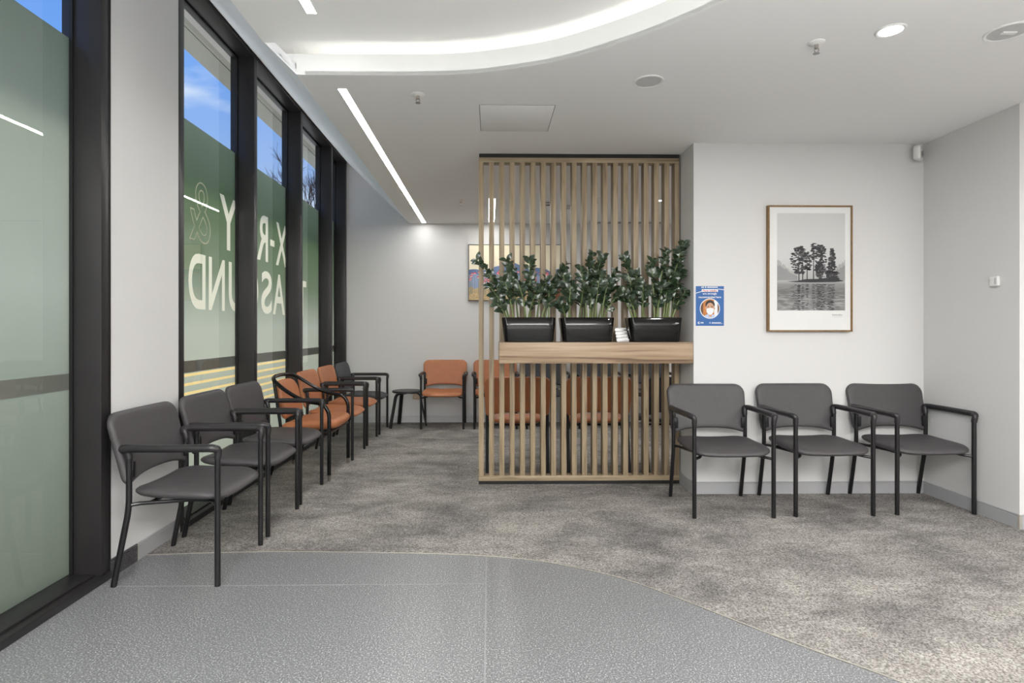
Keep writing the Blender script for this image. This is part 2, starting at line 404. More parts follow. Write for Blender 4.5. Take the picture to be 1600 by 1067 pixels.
# sloped soffit over the windows
def soffit(y0, y1, x1, z1):
    bm = bmesh.new(); dx = .03
    prof = [(XL, HW), (x1, z1), (x1, z1 + .06), (XL, HW + .06)]
    a = [bm.verts.new((x, y0, z)) for x, z in prof]; b = [bm.verts.new((x, y1, z)) for x, z in prof]
    bm.faces.new(a); bm.faces.new(b[::-1])
    for i in range(4): bm.faces.new((a[i], b[i], b[(i + 1) % 4], a[(i + 1) % 4]))
    return bm
o = obj('ceiling', soffit(YF, 3.31, -1.285, HUP), M['soffit'], sm=False); tag(o, kind='structure')
o = obj('ceiling', soffit(3.31, YB, -1.10, H), M['soffit'], sm=False); tag(o, kind='structure')

# ------------------------------------------------------------------ walls
bx('wall_left', -2.20, XL, 3.013, 3.677, 0, HW + .05, M['wall'], kind='structure')
bx('wall_back', -2.30, XE, YB, YB + .1, 0, 3.8, M['wall'], kind='structure')
bx('wall_center', NX, XE, NY, NY + .40, 0, H, M['wall'], kind='structure')
bx('wall_right', XR, XE, 3.66, NY, 0, H, M['wall'], kind='structure')
bx('wall_outer', XE, XE + .1, YF, YB, 0, 3.0, M['wall'], kind='structure')
bx('wall_front', -2.30, XE, YF - .1, YF, 0, 3.8, M['wall'], kind='structure')
bx('wall_upper', -2.30, XL, YF, YB, HW + .05, HW + .40, M['wall'], kind='structure')

def skirting(name, pts, h, t, m, groove=True):
    """skirting along a plan polyline (room on the right hand side)"""
    bm = bmesh.new()
    for (x0, y0), (x1, y1) in zip(pts, pts[1:]):
        d = Vector((x1 - x0, y1 - y0)).normalized(); nn = Vector((d.y, -d.x))
        prof = [(0, 0), (t, 0), (t, h - .014), (t - .003, h - .012), (t - .003, h - .009), (t, h - .007), (t, h - .002), (t - .003, h), (0, h)]
        a = [bm.verts.new((x0 + nn.x * q, y0 + nn.y * q, z)) for q, z in prof]; b = [bm.verts.new((x1 + nn.x * q, y1 + nn.y * q, z)) for q, z in prof]
        bm.faces.new(a); bm.faces.new(b[::-1])
        for i in range(len(a)): bm.faces.new((a[i], b[i], b[(i + 1) % len(a)], a[(i + 1) % len(a)]))
    o = obj(name, bm, m, sm=False); tag(o, kind='structure'); return o
skirting('baseboard_back', [(XL, YB), (3.0, YB)], .095, .012, M['base_lt'])
skirting('baseboard_center', [(NX, NY + .40), (NX, NY), (XR, NY)], .095, .012, M['base'])
skirting('baseboard_right', [(XR, NY), (XR, 3.66), (XE, 3.66)], .095, .012, M['base'])
skirting('baseboard_left', [(XL, 3.24), (XL, 3.677)], .095, .010, M['base'])
skirting('trim_6', [(XL, 3.013), (XL, 3.24)], .095, .010, M['granite'])
bx('trim_7', XR - .014, XR + .002, 3.646, 3.66, 0, .096, M['trimmetal'], kind='structure')
bx('trim_8', XL, XL + .012, 3.238, 3.246, 0, .097, M['trimmetal'], kind='structure')

# ------------------------------------------------------------------ windows
def window(name, y0, y1, mull, filmmat, end_right=True):
    root = bpy.data.objects.new(name, None); COL.objects.link(root); root['kind'] = 'structure'; root.location = (XL, y0, 0)
    L = lambda o: (setattr(o, 'location', (-XL, -y0, 0)), o)[1]
    def b(nm, *a, m=M['frame'], bev=.003): return L(bx(nm, *a, m, root, bev))
    # sill tray in two steps
    b('sill', XG - .04, XL + .012, y0, y1, 0, .040)
    b('sill_step', XG - .04, XL - .030, y0, y1, .040, .052)
    b('head', XG - .05, XL + .004, y0, y1, 3.56, HW + .05)
    b('head_bead', XG - .002, XG + .018, y0, y1, 3.545, 3.565, m=M['framedk'])
    for y in mull:
        b('mullion', XG - .05, XL + .004, y, y + .062, .04, 3.57)
        b('mullion_bead', XG - .004, XG + .012, y - .012, y, .05, 3.56, m=M['framedk'], bev=0)
    for ya, yb in zip([y0] + [q + .062 for q in mull], list(mull) + [y1]):
        if yb - ya < .1: continue
        L(bx('glass_pane', XG - .004, XG + .002, ya, yb, .04, 3.56, M['glass'], root))
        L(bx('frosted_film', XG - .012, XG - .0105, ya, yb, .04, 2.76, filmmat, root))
        b('transom', XG - .0100, XG - .006, ya, yb, .983, 1.066, m=M['rail'], bev=0)
    return root, L
M4 = [3.677, 4.846, 6.038, 7.20, 7.905]
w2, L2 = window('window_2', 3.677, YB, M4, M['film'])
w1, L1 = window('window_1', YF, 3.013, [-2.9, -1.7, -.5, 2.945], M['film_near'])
bx('trim_9', XL - .03, XL + .006, 3.006, 3.016, .04, HW, M['framedk'], kind='structure')

# lettering and stripes knocked out of the green print, read correctly from outside
def sheet(name, loops, m, parent, x=XG - .0112):
    """flat sheet in the (y, z) plane filled between closed loops (inner loops are holes)"""
    cu = bpy.data.curves.new('sheet', 'CURVE'); cu.dimensions = '2D'; cu.fill_mode = 'FRONT'
    for lp in loops:
        sp = cu.splines.new('POLY'); sp.points.add(len(lp) - 1); sp.use_cyclic_u = True
        for k, (y, z) in enumerate(lp): sp.points[k].co = (y, z, 0, 1)
    o = bpy.data.objects.new('sheet', cu); me = bpy.data.meshes.new_from_object(o); bpy.data.objects.remove(o)
    me.materials.clear()
    for v in me.vertices: v.co = Vector((x, v.co.x, v.co.y))
    return link(name, me, m, parent)
def glyph(ch, ya, yb, z0, z1, off):
    """closed outlines of a letter, mirrored as seen from inside"""
    cu = bpy.data.curves.new('glyph', 'FONT'); cu.body = ch; cu.size = 1; cu.offset = off; cu.resolution_u = 6
    o = bpy.data.objects.new('glyph', cu); me = bpy.data.meshes.new_from_object(o); bpy.data.objects.remove(o)
    bb = bmesh.new(); bb.from_mesh(me); bmesh.ops.remove_doubles(bb, verts=bb.verts[:], dist=1e-5)
    xs = [v.co.x for v in bb.verts]; ys = [v.co.y for v in bb.verts]; a, b, c, d = min(xs), max(xs), min(ys), max(ys)
    nb = {}
    for e_ in bb.edges:
        if len(e_.link_faces) == 1:
            u, v = e_.verts; nb.setdefault(u, []).append(v); nb.setdefault(v, []).append(u)
    loops = []; todo = set(nb)
    while todo:
        st = todo.pop(); lp = [st]; cur = st
        while True:
            nx_ = [q for q in nb[cur] if q in todo]
            if not nx_: break
            cur = nx_[0]; todo.discard(cur); lp.append(cur)
        if len(lp) > 2: loops.append([(yb - (v.co.x - a) / (b - a) * (yb - ya), z0 + (v.co.y - c) / (d - c) * (z1 - z0)) for v in lp])
    bb.free(); return loops
def rect(y0, y1, z0, z1): return [(y0, z0), (y1, z0), (y1, z1), (y0, z1)]
HOLES = []
def mark(name, loops, m):
    L2(sheet(name, loops, m, w2)); HOLES.extend(loops)
for row, z0, z1 in (((('D', 4.10, 4.345), ('N', 4.395, 4.66), ('U', 4.73, 4.99), ('O', 5.05, 5.33), ('S', 5.40, 5.66), ('A', 5.69, 6.02), ('R', 6.10, 6.36), ('T', 6.44, 6.72)), 1.435, 1.84),
                    ((('Y', 4.57, 4.885), ('A', 4.93, 5.25), ('R', 5.30, 5.565), ('X', 5.77, 6.09)), 1.93, 2.36)):
    for ch, a, b_ in row: mark('letter', glyph(ch, a, b_, z0, z1, .016), M['letter'])
mark('letter', [rect(5.62, 5.73, 2.10, 2.16)], M['letter'])
for z in (.965, .900, .836, .772, .708, .644): mark('stripe', [rect(3.74, 6.037, z - .010, z + .010)], M['yellow'])
me = text_mesh('&', .32, .45, outline=True)      # the ampersand is an outline only
for v in me.vertices: v.co = Vector((XG - .0095 + v.co.z * .05, 4.42 - v.co.x, 1.92 + v.co.y))
L2(link('letter', me, M['amp'], w2))
for fo in [c for c in list(w2.children) + list(w1.children) if c.name.startswith('frosted_film')]: bpy.data.objects.remove(fo)
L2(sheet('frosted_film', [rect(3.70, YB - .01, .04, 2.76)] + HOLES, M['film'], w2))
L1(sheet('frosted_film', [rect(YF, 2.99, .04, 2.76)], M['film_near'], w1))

# outside: eave, paving, bare tree
bx('ceiling_eave', -2.415, -2.16, YF, 10.5, 3.70, 3.76, M['eave'], kind='structure').name = 'trim_10'
bx('trim_11', -2.425, -2.415, YF, 10.5, 3.71, 3.76, M['eavedk'], kind='structure')
bx('trim_12', -2.62, -2.425, YF, 10.5, 3.70, 3.90, M['eave'], kind='structure')
bx('outdoor_paving', -14, -2.2, -8, 22, -.12, -.06, M['ground'], kind='structure').name = 'floor'
def bare_tree(x, y):
    t = empty('bare_tree', (x, y, -.06), 0, 'leafless tree standing outside beyond the third window pane', 'tree')
    rnd = random.Random(3); tb = bmesh.new(); br = bmesh.new()
    tube(tb, [(0, 0, 0), (.05, .03, 1.5), (0, .1, 3.0)], .1, 8, radii=[.13, .10, .07]); obj('trunk', tb, M['bark'], t)
    def grow(p, d, l, r, n):
        q = p + d * l; mid = p + d * l * .5 + Vector((rnd.uniform(-1, 1), rnd.uniform(-1, 1), rnd.uniform(-1, 1))) * l * .07
        tube(br, [p, mid, q], r, 5, radii=[r, r * .85, r * .65])
        if n == 0: return
        for k in range(3 if n > 1 else 4):
            nd = (d + Vector((rnd.uniform(-1, 1), rnd.uniform(-1, 1), rnd.uniform(-.35, .75))) * .75).normalized()
            grow(p + d * l * rnd.uniform(.5, 1), nd, l * rnd.uniform(.6, .85), r * .6, n - 1)
    for k in range(6):
        a = k * PI / 3 + .3
        grow(Vector((0, .1, 2.6 + k * .06)), Vector((math.cos(a) * .4, math.sin(a) * .4, .9)).normalized(), .95, .03, 4)
    obj('branches', br, M['bark'], t)
    t.scale = (1.2, 1.2, 1.42)
bare_tree(-5.95, 19.5)

# ------------------------------------------------------------------ ceiling fixtures
def strip_light(x, y0, y1, z, w, label):
    t = empty('strip_light', ((x), (y0 + y1) / 2, z), 0, label, 'light', 'recessed linear lights')
    hy = (y1 - y0) / 2
    obj('diffuser', box(bmesh.new(), -w / 2, w / 2, -hy, hy, -.003, .01), M['strip'], t)
    bm = bmesh.new()
    box(bm, -w / 2 - .004, -w / 2, -hy - .004, hy + .004, -.004, .01); box(bm, w / 2, w / 2 + .004, -hy - .004, hy + .004, -.004, .01)
    box(bm, -w / 2, w / 2, -hy - .004, -hy, -.004, .01); box(bm, -w / 2, w / 2, hy, hy + .004, -.004, .01)
    obj('light_frame', bm, M['white'], t)
strip_light(-.888, 3.497, 7.87, H, .05, 'long recessed linear light running beside the windows to the back wall')
strip_light(-.916, .2, 2.995, HUP, .05, 'recessed linear light in the raised ceiling at the top of the picture')
strip_light(.035, 6.42, 7.80, H, .075, 'short linear light on the back room ceiling seen behind the left slats')

def sprinkler(x, y, z, label, small=1):
    t = empty('sprinkler', (x, y, z), 0, label, 'sprinkler', 'ceiling sprinklers')
    obj('escutcheon', lathe(bmesh.new(), [(.040, 0), (.040, -.004), (.030, -.010), (.016, -.012)], seg=20), M['white'], t)
    bm = bmesh.new(); lathe(bm, [(.010, -.010), (.010, -.03), (.006, -.034)], seg=10)
    for s in (-1, 1): tube(bm, [(s * .009, 0, -.026), (s * .012, 0, -.04), (s * .003, 0, -.054)], .0025, 6)
    obj('nozzle', bm, M['chrome'], t)
    bm = lathe(bmesh.new(), [(.004, -.05), (.016, -.054), (.016, -.057), (.004, -.058)], seg=12); obj('deflector', bm, M['steel'], t)
sprinkler(-.44, 3.575, H, 'small round sprinkler head on the ceiling right of the long strip light')
sprinkler(1.663, 2.90, H, 'small round sprinkler head between the ceiling speaker and the lit downlight')
sprinkler(-.318, 6.52, H, 'small sprinkler head on the far ceiling just left of the timber screen')
sprinkler(1.2, 6.4, H, 'small sprinkler head seen through the right half of the timber screen')

def disc(x, y, r, label, cat, name, face, z=H, lit=False, group=None):
    t = empty(name, (x, y, z), 0, label, cat, group)
    obj('trim_ring', lathe(bmesh.new(), [(r, .002), (r, -.004), (r - .004, -.007), (r - .014, -.005), (r - .016, -.001)], seg=40), M['white'], t)
    obj('grille' if not lit else 'lens', lathe(bmesh.new(), [(r - .014, .001), (r - .014, -.0035), (r * .4, -.0055 if not lit else -.004)], seg=40), face, t)
    return t
disc(.936, 3.369, .088, 'round white ceiling speaker with mesh grille above the planters', 'speaker', 'ceiling_speaker', M['offwhite'])
sp2 = disc(2.54, 2.777, .098, 'larger round white ceiling diffuser at the right edge near the downlight', 'speaker', 'ceiling_speaker', M['offwhite'])
bm = bmesh.new(); box(bm, -.035, .035, -.012, .012, -.012, -.004, .002); obj('center_plate', bm, M['white'], sp2)
LIT = [(1.956, 2.774, 'round recessed downlight switched on at the upper right')]
for x, y, lb in LIT:
    disc(x, y, .066, lb, 'light', 'downlight', M['lamp'], lit=True, group='recessed downlights')
    area('downlight_lamp', (x, y, H - .012), .09, .09, 9, disk=True)
disc(1.933, 6.485, .05, 'bright recessed downlight in the back room seen between the right slats', 'light', 'downlight', M['lamp'], lit=True, group='recessed downlights')
area('downlight_lamp', (1.933, 6.485, H - .012), .08, .08, 10, disk=True)
# unseen area fill added to light the back room
area('added_fill', (4.6, 6.3, H - .02), 1.8, 1.2, 22 * K)

# access hatch: thin shadow gap and panel
t = empty('access_panel', (.185, 3.985, H), 0, 'flush square access hatch in the ceiling above the screen', 'hatch')
obj('hatch_door', box(bmesh.new(), -.244, .244, -.244, .244, -.0025, .004, .001), M['ceil'], t)
bm = bmesh.new()
for a in ((-.248, -.244, -.248, .248), (.244, .248, -.248, .248), (-.244, .244, .244, .248), (-.244, .244, -.248, -.244)): box(bm, *a, -.0012, .002)
obj('shadow_gap', bm, M['eavedk'], t)
# back room ceiling vents
t = empty('air_vent', (.672, 6.64, H), 0, 'small ceiling vent with two dark slots behind the screen', 'vent')
obj('vent_frame', box(bmesh.new(), -.06, .06, -.09, .09, -.012, 0, .003), M['white'], t)
for a in ((-.085, -.05), (.03, .085)): obj('vent_slot', box(bmesh.new(), -.055, .055, a[0], a[1], -.014, -.011), M['dark'], t)
t = empty('air_diffuser', (1.88, 7.80, H), 0, 'long grey linear air diffuser on the ceiling by the back wall', 'vent')
obj('vent_frame', box(bmesh.new(), -.52, .52, -.04, .04, -.012, 0, .003), M['offwhite'], t)
for a in ((-.028, -.004), (.004, .028)): obj('vent_slot', box(bmesh.new(), -.5, .5, a[0], a[1], -.014, -.011), M['eavedk'], t)
o = obj('motion_sensor', box(bmesh.new(), .86, .98, 6.76, 6.86, H - .03, H, .008), M['offwhite']); tag(o, 'small square grey sensor on the back room ceiling behind the screen', 'sensor')
# corner sensor
t = empty('motion_sensor', (3.335, 4.425, 2.60), math.radians(38), 'white corner motion sensor high in the corner above the framed print', 'sensor')
bm = cushion(.078, .115, .05, .018, .012, .003, lambda x, y, z: Vector((x, -z, y + .058))); obj('housing', bm, M['white'], t)
bm = bmesh.new(); lathe(bm, [(.001, -.010), (.018, -.008), (.026, 0), (.018, .008), (.001, .010)], seg=20)
for v in bm.verts: v.co = Vector((v.co.x, -.026 + -abs(v.co.z) * .6, .045 + v.co.y))
obj('lens', bm, M['offwhite'], t)
# small wall box on right wall
t = empty('thermostat', (XR, 3.83, 1.612), 0, 'small white square sensor box on the right wall', 'thermostat')
obj('housing', box(bmesh.new(), -.024, 0, -.033, .033, -.033, .033, .006), M['white'], t)
obj('side_grille', box(bmesh.new(), -.0255, -.02, -.028, -.010, -.022, .022, .001), M['offwhite'], t)
# power point
t = empty('power_outlet', (-.99, YB, .356), 0, 'beige power point low on the back wall by the side table', 'outlet')
obj('plate', box(bmesh.new(), -.058, .058, -.010, 0, -.037, .037, .004), M['outlet'], t)
for sx in (-.028, .028): obj('socket', box(bmesh.new(), sx - .008, sx + .008, -.0125, -.009, -.012, .004, .001), M['white'], t)

# ------------------------------------------------------------------ timber slat screen
SX0, SX1, SY0, SY1 = -.085, 1.588, 4.775, 4.865
scr = empty('slat_screen', ((SX0 + SX1) / 2, (SY0 + SY1) / 2, 0), 0, 'full height vertical timber slat screen dividing the waiting room', 'screen')
cx, cy = (SX0 + SX1) / 2, (SY0 + SY1) / 2
hx, hy = (SX1 - SX0) / 2, (SY1 - SY0) / 2
obj('kick_plate', box(bmesh.new(), -hx, hx, -hy + .004, hy - .004, 0.002, .030), M['framedk'], scr)
obj('top_channel', box(bmesh.new(), -hx + .003, hx - .003, -hy + .002, hy - .002, 2.712, 2.744), M['framedk'], scr)
obj('bottom_rail', box(bmesh.new(), -hx, hx, -hy, hy, .030, .072, .0015), M['railw'], scr)
obj('top_rail', box(bmesh.new(), -hx, hx, -hy, hy, 2.672, 2.712, .0015), M['railw'], scr)
sme = None; NS = 20; pitch = (2 * hx - .041) / (NS - 1)
for i in range(NS):
    x = -hx + .0205 + i * pitch
    if sme is None:
        s0 = obj('slat', box(bmesh.new(), -.0205, .0205, -hy + .001, hy - .001, .072, 2.672, .0015), M['slat'], scr); sme = s0.data
    else:
        s0 = bpy.data.objects.new('slat', sme); COL.objects.link(s0); s0.parent = scr
    s0.location = (x, 0, 0)
o = obj('planter_shelf', box(bmesh.new(), .079, 1.594, 4.472, 4.774, 1.022, 1.186, .002), M['shelfw'])
tag(o, 'thick walnut-look shelf box fixed to the front of the slat screen under the planters', 'shelf')

# ------------------------------------------------------------------ planters
def leaf_mesh():
    bm = bmesh.new(); n = 5; rows = []
    for i in range(n + 1):
        t = i / n; w = .30 * math.sin(PI * min(1, t * .92 + .04)) ** .8 * (1 - .25 * t); x = t
        z = .10 * math.sin(PI * t) - .06 * t
        rows.append([bm.verts.new((x, -w, z + w * .25)), bm.verts.new((x, 0, z)), bm.verts.new((x, w, z + w * .25))])
    for A, B in zip(rows, rows[1:]):
        bm.faces.new((A[0], B[0], B[1], A[1])); bm.faces.new((A[1], B[1], B[2], A[2]))
    me = bpy.data.meshes.new('leaf'); bm.to_mesh(me); bm.free(); smooth(me, 80)
    mod = None
    me.materials.append(M['leaf']); return me
LEAF = leaf_mesh()
def planter(x, stems, label, seed):
    rnd = random.Random(seed)
    t = empty('potted_plant', (x, 4.612, 1.187), 0, label, 'plant', 'plants in black troughs on the shelf')
    bm = bmesh.new(); wt, wb, dt, db, h = .428, .388, .19, .165, .194
    rings = []
    for f, z, ins in ((0, 0, 0.006), (0.02, .004, 0), (.5, h * .5, 0), (1, h - .003, 0), (1, h, .003), (1, h, .010), (.9, h - .03, .012)):
        w = wb + (wt - wb) * f - 2 * ins; d = db + (dt - db) * f - 2 * ins
        rings.append([bm.verts.new((a, b, z)) for a, b in rrect(w, d, .035)[:]])
    n0 = min(len(r) for r in rings)
    rings = [r for r in rings]
    for r in rings:
        while len(r) > n0: bm.verts.remove(r.pop())
    for A, B in zip(rings, rings[1:]):
        for k in range(n0): bm.faces.new((A[k], A[(k + 1) % n0], B[(k + 1) % n0], B[k]))
    bm.faces.new(rings[0][::-1])
    obj('pot', bm, M['pot'], t, ang=50)
    # mulch: lumpy surface
    bm = bmesh.new(); nx, ny = 36, 14; g = []
    for j in range(ny + 1):
        g.append([bm.verts.new(((i / nx - .5) * .395, (j / ny - .5) * .158, h - .016 + .020 * noise.noise(Vector((i * .9 + seed, j * .9, 0))) + .008)) for i in range(nx + 1)])
    for j in range(ny):
        for i in range(nx): bm.faces.new((g[j][i], g[j][i + 1], g[j + 1][i + 1], g[j + 1][i]))
    o = obj('mulch', bm, M['soil'], t, sm=False); o['kind'] = 'stuff'
    for (b0, tipx, tipz, tipy) in stems:
        P0 = Vector((b0, rnd.uniform(-.045, .045), h - .02)); P2 = Vector((tipx, tipy, h + tipz))
        P1 = Vector((b0 + (tipx - b0) * .30, P0.y + (tipy - P0.y) * .4, h + tipz * .62))
        N = 12; pts = [P0 * (1 - s) ** 2 + P1 * 2 * s * (1 - s) + P2 * s * s for s in [k / N for k in range(N + 1)]]
        bm = bmesh.new(); tube(bm, pts, .005, 7, radii=[.0085 * (1 - .72 * k / N) for k in range(N + 1)])
        st = obj('stem', bm, M['stem'], t)
        L = sum((b - a).length for a, b in zip(pts, pts[1:])); npair = max(5, int(L / .040))
        for k in range(npair):
            s = .33 + .67 * k / (npair - 1)
            p = P0 * (1 - s) ** 2 + P1 * 2 * s * (1 - s) + P2 * s * s
            d = ((P1 - P0) * (1 - s) + (P2 - P1) * s).normalized()
            phi = rnd.uniform(-1.2, 1.2)
            side = Vector((math.cos(phi), math.sin(phi), 0)); side = (side - d * side.dot(d)).normalized()
            for sg in (-1, 1):
                if rnd.random() < .06: continue
                out_ = (side * sg * 1.0 + d * rnd.uniform(.45, .95) + Vector((0, -.25, 0)) * rnd.random()).normalized()
                zc = (Vector((rnd.uniform(-.4, .4), -rnd.uniform(.4, 1.8), rnd.uniform(.1, 1.0))))
                zc = (zc - out_ * zc.dot(out_)).normalized(); yc = zc.cross(out_)
                ln = rnd.uniform(.060, .082) * (1 - .25 * abs(s - .6)); wd = ln * rnd.uniform(.95, 1.3)
                # keep leaves in front of the screen
                if (p + out_ * ln).y > .148: out_.y = -abs(out_.y); out_.normalize(); zc = (zc - out_ * zc.dot(out_)).normalized(); yc = zc.cross(out_)
                m = Matrix((out_ * ln, yc * wd, zc * ln)).transposed().to_4x4(); m.translation = p
                o = bpy.data.objects.new('leaf', LEAF); COL.objects.link(o); o.parent = st; o.matrix_basis = m
planter(.315, [(-.15, -.41, .46, .0), (-.08, -.17, .46, .03), (.02, .01, .46, .02), (.13, .30, .42, .0), (-.17, -.32, .25, -.05), (-.12, -.20, .30, -.08),
               (.07, .13, .30, -.06), (.16, .16, .24, -.05), (-.02, -.08, .26, -.08), (-.17, -.26, .11, -.08), (.1, .24, .28, -.02), (.0, .06, .20, -.10)],
        'leafy dark green plant in the left glossy black trough on the shelf', 11)
planter(.779, [(-.12, -.19, .36, .0), (-.02, .05, .50, .03), (.05, .13, .50, .0), (.10, .25, .36, .0), (-.14, -.13, .26, -.06), (.0, -.05, .40, -.02),
               (.07, .10, .34, -.07), (.14, .27, .19, -.04), (-.16, -.22, .12, -.07), (-.05, -.03, .24, -.09), (.12, .17, .28, -.05), (.03, .02, .20, -.1)],
        'leafy dark green plant in the middle glossy black trough on the shelf', 23)
planter(1.318, [(-.14, -.23, .48, .0), (-.06, -.14, .36, .02), (.0, .0, .45, .03), (.04, .10, .53, .0), (.12, .24, .59, -.02), (.15, .22, .36, -.02), (-.16, -.34, .26, -.03),
                (.08, .12, .34, -.07), (-.08, -.10, .26, -.08), (.15, .24, .20, -.06), (-.12, -.25, .20, -.06), (.03, .05, .24, -.1), (.10, .19, .45, -.05)],
        'tallest leafy dark green plant in the right glossy black trough on the shelf', 37)
# tiered card holder
t = empty('card_holder', (1.063, 4.60, 1.187), 0, 'small clear and chrome tiered card holder between two black troughs', 'holder')
for i in range(4):
    bm = bmesh.new(); zz = .012 + i * .026; y = -.045 + i * .022
    box(bm, -.050, .050, y, y + .012, zz - .010 if i else .0, zz + .012, .002)
    obj('tier', bm, M['steel'], t)
    obj('card_stack', box(bmesh.new(), -.044, .044, y + .0125, y + .020, zz - .008, zz + .022), M['paper'], t)
obj('base_plate', box(bmesh.new(), -.048, .048, -.06, .05, 0, .004, .001), M['steel'], t)

# ------------------------------------------------------------------ chairs
def chair_parts(root, fab, seg=10):
    T = M['tube']; hw = .272
    for s in (-1, 1):
        bm = tube(bmesh.new(), [(s * hw, -.255, 0), (s * hw, -.255, .66)], .0145, seg); obj('leg', bm, T, root)
        bm = tube(bmesh.new(), bend([(s * hw, .262, 0), (s * hw, .185, .39), (s * hw, .185, .66)], .06), .0145, seg); obj('leg', bm, T, root)
        # armrest: a bar set just outside the legs, elbows turning in on to them
        a = bend([(s * hw, -.255, .640), (s * (hw + .002), -.262, .684), (s * (hw + .020), -.235, .694), (s * (hw + .028), .0, .694),
                  (s * (hw + .022), .185, .694), (s * (hw + .012), .215, .690), (s * hw, .190, .676), (s * hw, .185, .640)], .022)
        bm = tube(bmesh.new(), a, .018, seg, radii=[.0175 if (i < 4 or i > len(a) - 5) else .0200 for i in range(len(a))])
        obj('armrest', bm, M['arm'], root)
    bm = bmesh.new()
    for s in (-1, 1):
        tube(bm, bend([(s * hw, .185, .405), (s * (hw - .02), .15, .408), (s * .20, -.10, .412), (s * .20, -.20, .408), (s * hw, -.252, .400)], .04), .010, 8)
    tube(bm, [(-.2, -.10, .408), (.2, -.10, .408)], .010, 8); tube(bm, [(-.235, .10, .408), (.235, .10, .408)], .010, 8)
    for s in (-1, 1): box(bm, s * .255 - .014, s * .255 + .014, .168, .186, .54, .62, .004)
    obj('seat_frame', bm, T, root)
    def fs(x, y, z):
        u = x / .28; f = max(0, -(y + .05) / .2)
        zz = z + .446 + .010 * u * u * (1 - .3 * f) - .016 * f * f - .006 * (1 - u * u) * (z > 0) + .012 * max(0, y / .22)
        yy = y * 1.0 - .035 - .012 * (1 - u * u) * (1 if y < 0 else 0) * min(1, f * 1.2)
        return Vector((x * (1 - .06 * max(0, y / .22)), yy, zz))
    obj('seat', cushion(.562, .475, .062, (.11, .10), .075, .004, fs), fab, root, ang=80)
    def fb(x, y, z):
        # x across, y height (-.17.. .17), z thickness
        u = x / .275; zz = .685 + y
        if y < 0: zz += .032 * (1 - min(1, (abs(x) / .26)) ** 3) * min(1, -y / .16)
        yy = .206 + (y + .17) * .24 - z - .012 * u * u
        return Vector((x * (1 + .03 * y / .17), yy + .004, zz))
    obj('backrest', cushion(.590, .358, .042, (.03, .075), .020, .003, fb), fab, root, ang=80)
def chair(x, y, rz, fab, label, group):
    t = empty('waiting_chair', (x, y, .002), rz, label, 'chair', group); chair_parts(t, fab); return t
def copy_tree(o, parent=None):
    c = o.copy(); COL.objects.link(c); c.parent = parent
    for ch in [q for q in o.children]: copy_tree(ch, c)
    return c
protos = {}
def place(kind, x, y, rz, label, group):
    fab = {'grey': M['grey_fab'], 'orange': M['org_fab'], 'black': M['blk_fab']}[kind]
    if kind not in protos:
        protos[kind] = chair(x, y, rz, fab, label, group); return protos[kind]
    c = copy_tree(protos[kind]); c.location = (x, y, .002); c.rotation_euler = (0, 0, rz); c['label'] = label; c['group'] = group
    return c
GL, GR, GB, GS = 'chairs in the row under the windows', 'chairs along the white wall at right', 'chairs along the back wall', 'chairs with their backs to the timber screen'
q = PI / 2
place('grey', -1.617, 3.185, q, 'charcoal armchair nearest the camera at the front of the window row', GL)
place('grey', -1.628, 3.872, q, 'charcoal armchair second from the camera in the window row', GL)
place('grey', -1.640, 4.520, q, 'charcoal armchair next to the orange loop-arm chair in the window row', GL)
place('orange', -1.595, 5.945, q, 'tan orange armchair with straight arms just beyond the loop-arm chair', GL)
place('orange', -1.600, 6.650, q, 'tan orange armchair beside the last dark chair under the windows', GL)
place('black', -1.590, 7.315, q, 'dark armchair at the far end of the window row by the side table', GL)
place('orange', -.600, 7.665, 0, 'tan orange armchair on the back wall fully visible left of the screen', GB)
place('orange', .085, 7.665, 0, 'tan orange armchair on the back wall half hidden by the left slats', GB)
place('black', .760, 7.665, 0, 'dark armchair on the back wall behind the left part of the shelf', GB)
place('black', 1.440, 7.665, 0, 'dark armchair on the back wall behind the middle of the shelf', GB)
place('black', 2.120, 7.665, 0, 'rightmost dark armchair on the back wall behind the right slats', GB)
place('orange', .255, 5.395, PI, 'tan orange armchair seen from behind through the left slats', GS)
place('orange', .985, 5.395, PI, 'tan orange armchair seen from behind through the middle slats', GS)
place('black', 1.700, 5.395, PI, 'dark armchair seen from behind through the rightmost slats', GS)
place('grey', 1.670, 4.155, 0, 'charcoal armchair beside the timber screen, left one of three', GR)
place('grey', 2.373, 4.182, math.radians(1), 'charcoal armchair in the middle of the three under the framed print', GR)
place('grey', 3.098, 4.205, math.radians(.5), 'charcoal armchair in the right corner, against the right wall', GR)

# loop-arm chair
t = empty('loop_chair', (-1.60, 5.235, .002), q, 'tan orange chair with a continuous glossy black looped arm and back rail', 'chair', GL)
w = .330
path = [(-w, -.245, .050), (-w, -.245, .575), (-w, -.20, .650), (-w + .002, -.02, .680), (-w + .01, .13, .765), (-w + .05, .245, .850), (-.16, .285, .870), (0, .292, .874),
        (.16, .285, .870), (w - .05, .245, .850), (w - .01, .13, .765), (w - .002, -.02, .680), (w, -.20, .650), (w, -.245, .575), (w, -.245, .050)]
obj('loop_frame', tube(bmesh.new(), bend(path, .09, 6), .017, 12), M['loop'], t)
for s in (-1, 1):
    obj('ferrule', tube(bmesh.new(), [(s * w, -.245, 0), (s * w, -.245, .062)], .0145, 12), M['chrome'], t)
    bm = tube(bmesh.new(), bend([(s * .30, .262, .045), (s * .29, .17, .40), (s * .275, .24, .845)], .08), .014, 10); obj('leg', bm, M['loop'], t)
    obj('ferrule', tube(bmesh.new(), [(s * .3025, .272, 0), (s * .300, .262, .055)], .0125, 10), M['chrome'], t)
bm = bmesh.new()
tube(bm, [(-w, -.245, .40), (w, -.245, .40)], .011, 8)
